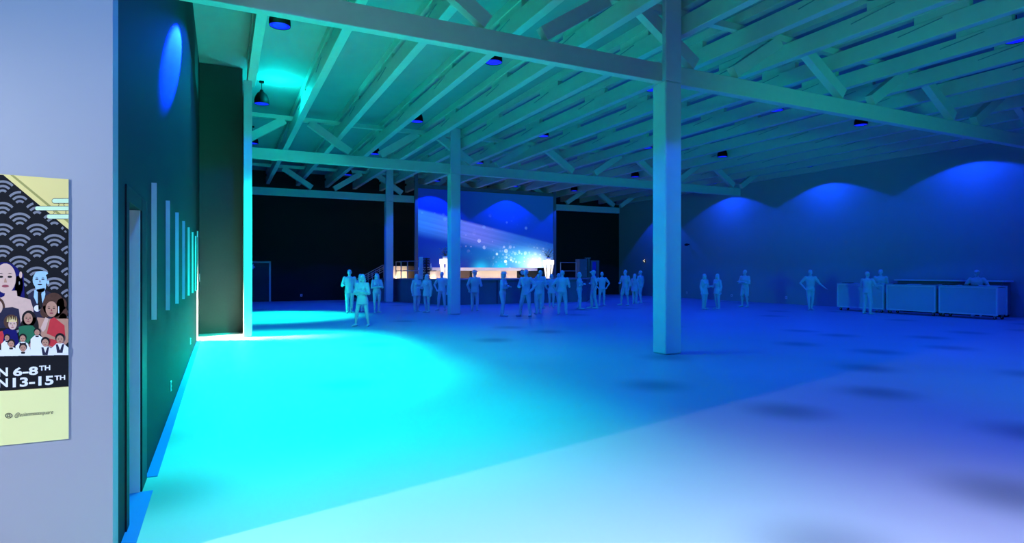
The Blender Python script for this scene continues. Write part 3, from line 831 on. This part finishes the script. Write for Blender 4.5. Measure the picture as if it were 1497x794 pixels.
def person(loc, H, face, label, arms=('relaxed', 'relaxed'), feet=(.055, .055), step=(0, 0), top='shirt', low='trousers',
           hair='short', hat=None, female=False, turn=0, lean=0.0, z0=0.0):
    """face: 0 looks at the camera, 90 to the picture's right, -90 to its left, 180 away"""
    x, y = loc
    sh = .100 if female else .115
    hipw = .052 if female else .048
    rot = math.atan2(-x, y) + math.radians(face)
    V = lambda a, b, c: Vector((a*H, b*H, c*H))
    b = MB()
    ly = -lean
    # legs, feet
    legs = []
    for s, fx, sy in ((-1, feet[0], step[0]), (1, feet[1], step[1])):
        hip = V(s*hipw, 0, .515); ank = V(s*fx, sy+.01, .048); kne = (hip+ank)/2 + V(s*.006, -.022, .010)
        legs.append((s, hip, kne, ank))
        b.cap(hip, kne, .054*H, .034*H, 12); b.cap(kne, ank, .033*H, .021*H, 10)
        calf = kne.lerp(ank, .32)+V(0, .012, 0); b.ball(calf, (.031*H, .033*H, .06*H), 10)
        toe = V(s*(fx+.022), sy-.105, .0155); heel = V(s*fx, sy+.025, .021)
        b.cap(heel, toe, .021*H, .0155*H, 10); b.cap(ank, heel.lerp(toe, .3)+V(0, 0, .008), .022*H, .024*H, 10)
    # trunk
    b.loft([(0, 0, .465*H, .055*H, .045*H), (0, 0, .49*H, .088*H, .066*H), (0, .002*H, .53*H, (.098 if female else .092)*H, .070*H),
            (0, ly*.3*H, .60*H, (.074 if female else .082)*H, .056*H), (0, ly*.6*H, .68*H, (.086 if female else .095)*H, .064*H),
            (0, ly*.8*H, .745*H, (sh-.012)*H, .070*H), (0, ly*.95*H, .795*H, (sh-.004)*H, .056*H), (0, ly*H, .825*H, .066*H, .040*H), (0, ly*H, .84*H, .03*H, .03*H)], 24)
    if female:
        for s in (-1, 1): b.ball((s*.040*H, (ly*.7-.052)*H, .72*H), (.036*H, .034*H, .036*H), 10)
    # neck and head
    tl = math.radians(turn); hc = V(0, ly*1.15-.008, .925)
    R = Matrix.Rotation(tl, 3, 'Z')
    h = lambda a, bb, c: hc + R @ V(a, bb, c)
    b.cap(V(0, ly+.006, .83), h(0, .012, -.045), .034*H, .030*H, 12)
    b.ball(h(0, .006, .014), (.044*H, .054*H, .055*H), 14)
    b.cap(h(0, -.016, -.02), h(0, -.026, -.052), .036*H, .020*H, 12)
    b.cap(h(0, -.048, .008), h(0, -.060, -.020), .006*H, .0085*H, 8)              # nose
    for s in (-1, 1):
        b.cap(h(s*.008, -.047, .018), h(s*.030, -.040, .016), .0075*H, .0065*H, 8)   # brow
        b.ball(h(s*.019, -.0435, .004), (.0085*H, .006*H, .006*H), 8)                # eye
        b.ball(h(s*.045, .008, -.004), (.006*H, .012*H, .018*H), 8)                  # ear
        b.ball(h(s*.024, -.036, -.016), (.014*H, .012*H, .014*H), 8)                 # cheek
    b.cap(h(-.012, -.045, -.037), h(.012, -.045, -.037), .0058*H, .0058*H, 8)
    b.cap(h(-.009, -.044, -.044), h(.009, -.044, -.044), .0055*H, .0055*H, 8)
    # arms
    A_ = []
    for s, kind in ((-1, arms[0]), (1, arms[1])):
        e_, w_ = ARMS[kind]
        S = V(s*(sh-.006), ly*.95, .800)
        if kind == 'crossed' and s > 0: w_ = (w_[0], w_[1]-.022, w_[2]+.022)
        E = S+V(s*e_[0], e_[1], e_[2]); W = S+V(s*w_[0], w_[1], w_[2])
        A_.append((s, S, E, W))
        b.ball(S, .036*H, 12); b.cap(S, E, .032*H, .0245*H, 12); b.cap(E, W, .0250*H, .0165*H, 10)
        hand(b, E, W, H, s, {'crossed': .9, 'phone': 1.1, 'hold': 1.0, 'pocket': .6, 'hip': .7, 'bar': .35, 'face': .8}.get(kind, .45))
    zmin = min(v.co.z for v in b.bm.verts)
    me = solid(b, 'person', .0095, M['manneq'], 2)
    o = bpy.data.objects.new('person', me); COL.objects.link(o)
    o.location = (x, y, z0-min(v.co.z for v in me.vertices)); o.rotation_euler = (0, 0, rot)
    tag(o, label, 'person', 'guests in the hall')
    def part(mb, nm, vox=.0125, it=3):
        c = bpy.data.objects.new(nm, solid(mb, nm, vox, M['manneq'], it)); COL.objects.link(c); c.parent = o
        return c
    # clothes
    g = MB(); k_ = .008
    hem = {'jacket': .455, 'shirt': .50, 'dress': .36, 'tunic': .42, 'crop': .56}[top]
    fl = {'jacket': .108, 'shirt': .104, 'dress': .118, 'tunic': .122, 'crop': .085}[top]
    rings = [(0, .002*H, hem*H, fl*H, (fl-.024)*H)]
    if hem < .52: rings.append((0, .002*H, .53*H, (.106 if top in ('jacket', 'shirt') else .108)*H, .080*H))
    rings += [(0, ly*.3*H, .61*H, (.084 if female else .094)*H, .066*H), (0, ly*.6*H, .68*H, (.096 if female else .104)*H, .074*H), (0, ly*.8*H, .745*H, (sh-.002)*H, .080*H),
              (0, ly*.95*H, .800*H, (sh+.004)*H, .064*H), (0, ly*H, .832*H, .068*H, .046*H), (0, ly*H, .846*H, .040*H, .040*H)]
    g.loft(rings, 28)
    if female:
        for s in (-1, 1): g.ball((s*.040*H, (ly*.7-.058)*H, .72*H), (.038*H, .036*H, .038*H), 10)
    for (s, S, E, W) in A_:
        g.ball(S, .043*H, 12)
        if top in ('jacket', 'tunic'): g.cap(S, E, .041*H, .034*H, 12); g.cap(E, E.lerp(W, .88), .034*H, .0265*H, 12)
        else: g.cap(S, S.lerp(E, .66), .041*H, .037*H, 12)
    if top == 'jacket':
        for s in (-1, 1): g.cap(V(s*.018, ly-.060, .80), V(s*.012, ly*.7-.088, .66), .012*H, .008*H, 8)
    part(g, {'jacket': 'jacket', 'shirt': 'shirt', 'dress': 'dress', 'tunic': 'tunic', 'crop': 'top'}[top])
    if low:
        g = MB()
        g.loft([(0, 0, .468*H, .072*H, .055*H), (0, 0, .50*H, .098*H, .076*H), (0, 0, .545*H, .099*H, .076*H), (0, ly*.2*H, .585*H, .086*H, .066*H)], 24)
        for (s, hip, kne, ank) in legs:
            if low == 'trousers': g.cap(hip, kne, .060*H, .044*H, 14); g.cap(kne, ank+V(0, 0, .012), .043*H, .034*H, 12)
            elif low == 'slim': g.cap(hip, kne, .057*H, .038*H, 14); g.cap(kne, ank+V(0, 0, .02), .0375*H, .0265*H, 12)
            elif low == 'shorts': g.cap(hip, hip.lerp(kne, .85), .063*H, .055*H, 14)
        if low == 'skirt':
            g.loft([(0, 0, .30*H, .118*H, .095*H), (0, 0, .40*H, .112*H, .088*H), (0, 0, .53*H, .102*H, .078*H), (0, 0, .58*H, .082*H, .064*H)], 26)
        part(g, {'trousers': 'trousers', 'slim': 'trousers', 'shorts': 'shorts', 'skirt': 'skirt'}[low])
    g = MB()
    for (s, hip, kne, ank), fx, sy in zip(legs, feet, step):
        toe = V(s*(fx+.023), sy-.112, .018); heel = V(s*fx, sy+.028, .024)
        g.cap(heel, toe, .0245*H, .018*H, 10); g.cap(ank+V(0, 0, -.005), heel.lerp(toe, .35), .026*H, .026*H, 10)
    bm_ = g.bm
    for v in bm_.verts:
        if v.co.z < .0: v.co.z = 0.0
    part(g, 'shoes', .011, 2)
    # hair and hats
    g = MB()
    g.ball(h(0, .012, .022), (.049*H, .056*H, .055*H), 14)
    bmesh.ops.bisect_plane(g.bm, geom=g.bm.verts[:]+g.bm.edges[:]+g.bm.faces[:], plane_co=h(0, -.030, .026), plane_no=R @ Vector((0, -.75, -.66)), clear_outer=True)
    bmesh.ops.holes_fill(g.bm, edges=g.bm.edges)
    if hair == 'long':
        g.loft([(h(0, .03, 0).x, h(0, .03, 0).y, .775*H, .040*H, .022*H), (h(0, .032, 0).x, h(0, .032, 0).y, .84*H, .056*H, .034*H),
                (h(0, .024, 0).x, h(0, .024, 0).y, .90*H, .053*H, .042*H), (h(0, .016, 0).x, h(0, .016, 0).y, .95*H, .048*H, .046*H)], 20)
        for s in (-1, 1): g.cap(h(s*.044, -.004, .02), V(s*.052, ly-.03, .80), .015*H, .013*H, 10)
    elif hair == 'bob':
        for s in (-1, 1): g.cap(h(s*.044, .0, .02), h(s*.046, -.002, -.045), .016*H, .017*H, 10)
        g.cap(h(0, .045, .02), h(0, .042, -.045), .03*H, .03*H, 10)
    elif hair == 'bun':
        g.ball(h(0, .062, .05), .026*H, 12)
    elif hair == 'hood':
        g.cap(h(0, .02, .0), h(0, .03, -.06), .058*H, .056*H, 14); g.cap(h(0, .03, -.06), V(0, ly+.03, .80), .055*H, .06*H, 12)
    part(g, 'hair', .011, 3)
    if hat:
        g = MB()
        if hat == 'brim':
            g.loft([(h(0, 0, 0).x, h(0, 0, 0).y, .958*H, .088*H, .095*H), (h(0, 0, 0).x, h(0, 0, 0).y, .966*H, .090*H, .097*H), (h(0, .005, 0).x, h(0, .005, 0).y, .970*H, .055*H, .062*H),
                    (h(0, .005, 0).x, h(0, .005, 0).y, 1.005*H, .050*H, .057*H), (h(0, .005, 0).x, h(0, .005, 0).y, 1.016*H, .036*H, .042*H)], 26)
        else:
            g.ball(h(0, .004, .034), (.051*H, .060*H, .044*H), 14); g.cap(h(-.02, -.05, .028), h(.02, -.05, .028), .012*H, .012*H, 8); g.cap(h(0, -.05, .028), h(0, -.088, .022), .026*H, .018*H, 10)
        part(g, 'hat', .011, 2)
    return o

P = person
P((4.68, 24.77), 1.78, 5, 'man in a long jacket walking, left of the two women near the stair', ('bent', 'relaxed'), (.05, .05), (-.05, .06), 'jacket', 'trousers')
P((3.90, 18.55), 1.62, -20, 'woman nearest the camera, legs apart, arms folded over a loose tunic', ('crossed', 'crossed'), (.125, .105), (-.02, .02), 'tunic', 'slim', 'long', female=True, turn=-15)
P((5.74, 24.48), 1.63, 12, 'woman with long hair and folded arms, left of the column by the stair', ('crossed', 'crossed'), (.05, .055), (0, .04), 'shirt', 'slim', 'long', female=True)
P((5.20, 25.1), 1.60, 150, 'person mostly hidden behind the nearest woman in a tunic', ('phone', 'relaxed'), (.05, .05), (0, 0), 'shirt', 'slim', 'long', female=True)
P((7.40, 24.34), 1.60, 25, 'woman in hood, left one of the close pair left of the screen column', ('relaxed', 'bent'), (.05, .055), (.0, .05), 'tunic', 'trousers', 'hood', female=True)
P((7.62, 23.62), 1.60, -35, 'woman with long hair, right one of the close pair left of screen column', ('bent', 'relaxed'), (.055, .055), (.04, 0), 'tunic', 'slim', 'long', female=True)
P((8.62, 24.6), 1.69, -20, 'person half hidden behind the column in front of the screen', ('hip', 'relaxed'), (.105, .07), (0, .02), 'shirt', 'slim', 'short')
P((9.79, 23.68), 1.74, 175, 'man in a jacket and brimmed hat seen from behind before the stage', ('bent', 'pocket'), (.06, .065), (0, 0), 'jacket', 'trousers', 'short', 'brim')
P((9.62, 20.48), 1.68, 70, 'woman in a round hat standing side on with folded arms', ('crossed', 'crossed'), (.05, .05), (-.03, .04), 'crop', 'trousers', 'bob', 'brim', female=True, lean=.02)
P((10.34, 19.93), 1.78, -30, 'tall man with feet wide apart in front of the crowd at centre', ('hold', 'hip'), (.15, .09), (.0, .02), 'jacket', 'trousers')
P((11.37, 20.84), 1.60, -160, 'shorter woman just right of the wide standing man, seen from behind', ('phone', 'phone'), (.05, .055), (0, .02), 'shirt', 'trousers', 'bun', female=True)
P((13.14, 23.89), 1.76, 160, 'man standing behind the shorter woman at the crowd centre', ('bent', 'hip'), (.06, .06), (0, 0), 'jacket', 'trousers')
P((13.98, 24.34), 1.59, 175, 'woman with hands on hips below the right flower stand', ('hip', 'hip'), (.05, .05), (0, 0), 'tunic', 'slim', 'bob', female=True)
P((15.0, 25.4), 1.62, -60, 'woman partly hidden left behind the broad man with arm out', ('relaxed', 'relaxed'), (.05, .05), (0, 0), 'shirt', 'skirt', 'long', female=True)
P((12.04, 20.10), 1.75, 178, 'broad man in a shirt with elbow out, right of the centre crowd', ('bent', 'hip'), (.085, .085), (0, 0), 'shirt', 'trousers')
P((14.48, 22.68), 1.68, 80, 'woman standing side on, arms folded, right of the broad man', ('crossed', 'crossed'), (.05, .05), (-.03, .03), 'shirt', 'trousers', 'bob', female=True)
P((15.34, 22.81), 1.76, -75, 'man in side view facing left before the equipment cabinet', ('crossed', 'pocket'), (.05, .05), (-.05, .06), 'shirt', 'trousers', 'short', 'cap')
P((16.94, 24.46), 1.68, 10, 'slim person behind the left facing man at the stage right corner', ('hip', 'hip'), (.075, .06), (0, 0), 'crop', 'slim', 'short')
P((18.16, 24.19), 1.78, -40, 'tall man in shorts striding left, left of the dark pair', ('hold', 'relaxed'), (.13, .06), (-.04, .05), 'shirt', 'shorts')
P((19.37, 24.99), 1.59, 150, 'hooded woman just right of the striding man in shorts', ('relaxed', 'relaxed'), (.05, .05), (0, 0), 'tunic', 'trousers', 'hood', female=True)
P((20.27, 25.67), 1.76, -120, 'slim man rightmost of the trio left of the near column', ('relaxed', 'bent'), (.05, .05), (-.03, .05), 'shirt', 'slim')
P((19.50, 20.14), 1.60, 45, 'woman on the left of the facing pair right of near column', ('relaxed', 'bent'), (.05, .05), (0, .04), 'tunic', 'trousers', 'long', female=True)
P((20.15, 20.01), 1.60, -45, 'woman on the right of the facing pair right of near column', ('bent', 'relaxed'), (.05, .05), (.04, 0), 'tunic', 'trousers', 'long', female=True)
P((22.42, 20.51), 1.78, -35, 'lone man in shorts with folded arms by the blue right wall', ('crossed', 'crossed'), (.09, .05), (0, .03), 'shirt', 'shorts')
P((23.40, 17.75), 1.78, 10, 'slim person reaching one arm towards the left bar counter', ('hip', 'out'), (.03, .035), (-.02, .03), 'crop', 'slim')
P((23.22, 15.05), 1.70, 150, 'customer seen from behind at the left bar counter', ('bar', 'bar'), (.07, .075), (0, 0), 'shirt', 'trousers')
P((25.43, 15.9), 1.79, -10, 'bartender standing behind the left bar counter', ('relaxed', 'relaxed'), (.055, .055), (0, 0), 'shirt', 'trousers')
P((25.42, 12.28), 1.76, -10, 'bartender with both hands out behind the right bar counter', ('out', 'out'), (.06, .06), (0, 0), 'shirt', 'trousers', hat='cap')

# ------------------------------------------------------------------ light
w = bpy.data.worlds.new('world'); SC.world = w; w.use_nodes = True
w.node_tree.nodes['Background'].inputs[0].default_value = (.0, .004, .01, 1)
w.node_tree.nodes['Background'].inputs[1].default_value = 1.0
CYAN = (.004, 1.0, .62)
for yy, pw in ((4.6, 1900), (7.4, 3200), (10.7, 9000), (13.2, 15000), (15.2, 15000)):
    spot((.86, yy, 6.95), (.86, yy, 0), CYAN, pw, 34 if yy < 9 else 30, 1.0, .02)
spot((1.6, 24.2, 6.9), (1.6, 24.0, 0), CYAN, 20000, 30, 1.0, .03)
spot((.86, 12.2, 6.95), (.86, 12.2, 0), CYAN, 2800, 63, .9, .02)
point((1.45, 18.85, 6.98), (.004, 1, 1), 110, .04)
# blue accent raking the left wall
spot((.30, 12.7, 6.3), (-.57, 9.45, 4.72), (.001, .012, 1), 26000, 6.3, .5, .02)
# foyer behind the camera
spot((-4.6, 3.12, 3.0), (1.2, 2.9, 0.0), (.80, .88, 1.0), 1700, 38, .7, .06)
area((1.8, .4, 4.6), (1.9, 1.2, 0), (.80, .88, 1.0), 170, 5.5, 1.6, 80)
spot((6.0, -5.0, 2.2), (19.5, 20, 3.0), (.012, 1.0, .70), 3600, 24, .9, .8)  # added unseen teal fill to lift people, bars and joists
area((-1.2, -1.5, 5.5), (-.9, 4.1, 4.6), (.35, .72, 1.0), 34, .8, .8, 60)  # added unseen soft fill for the top of the pale wall
# warm light in the side corridor
area((-2.0, 16.95, 2.5), (-.55, 16.95, 0), (1.0, .84, .62), 420, .6, .6, 70)
# warm strips under the video screen and on the stage's left end
area((14.2, 31.75, SZ+.03), (14.2, 32.4, 1.72), (1.0, .76, .44), 27, 6.5, .05, 150)
area((10.6, 30.9, SZ+.03), (10.5, 32.0, 1.6), (1.0, .80, .55), 5, 1.2, .05, 150)
area((9.3, 33.5, SZ+.03), (9.3, 34.1, 1.65), (1.0, .78, .55), 9, 1.0, .05, 150)

for ob in bpy.data.objects:
    if '_w' in ob: del ob['_w']
v = SC.view_settings
SC.display_settings.display_device = 'sRGB'
v.view_transform = 'Standard'; v.look = 'None'; v.exposure = 0.0; v.gamma = 1.0; v.use_curve_mapping = False
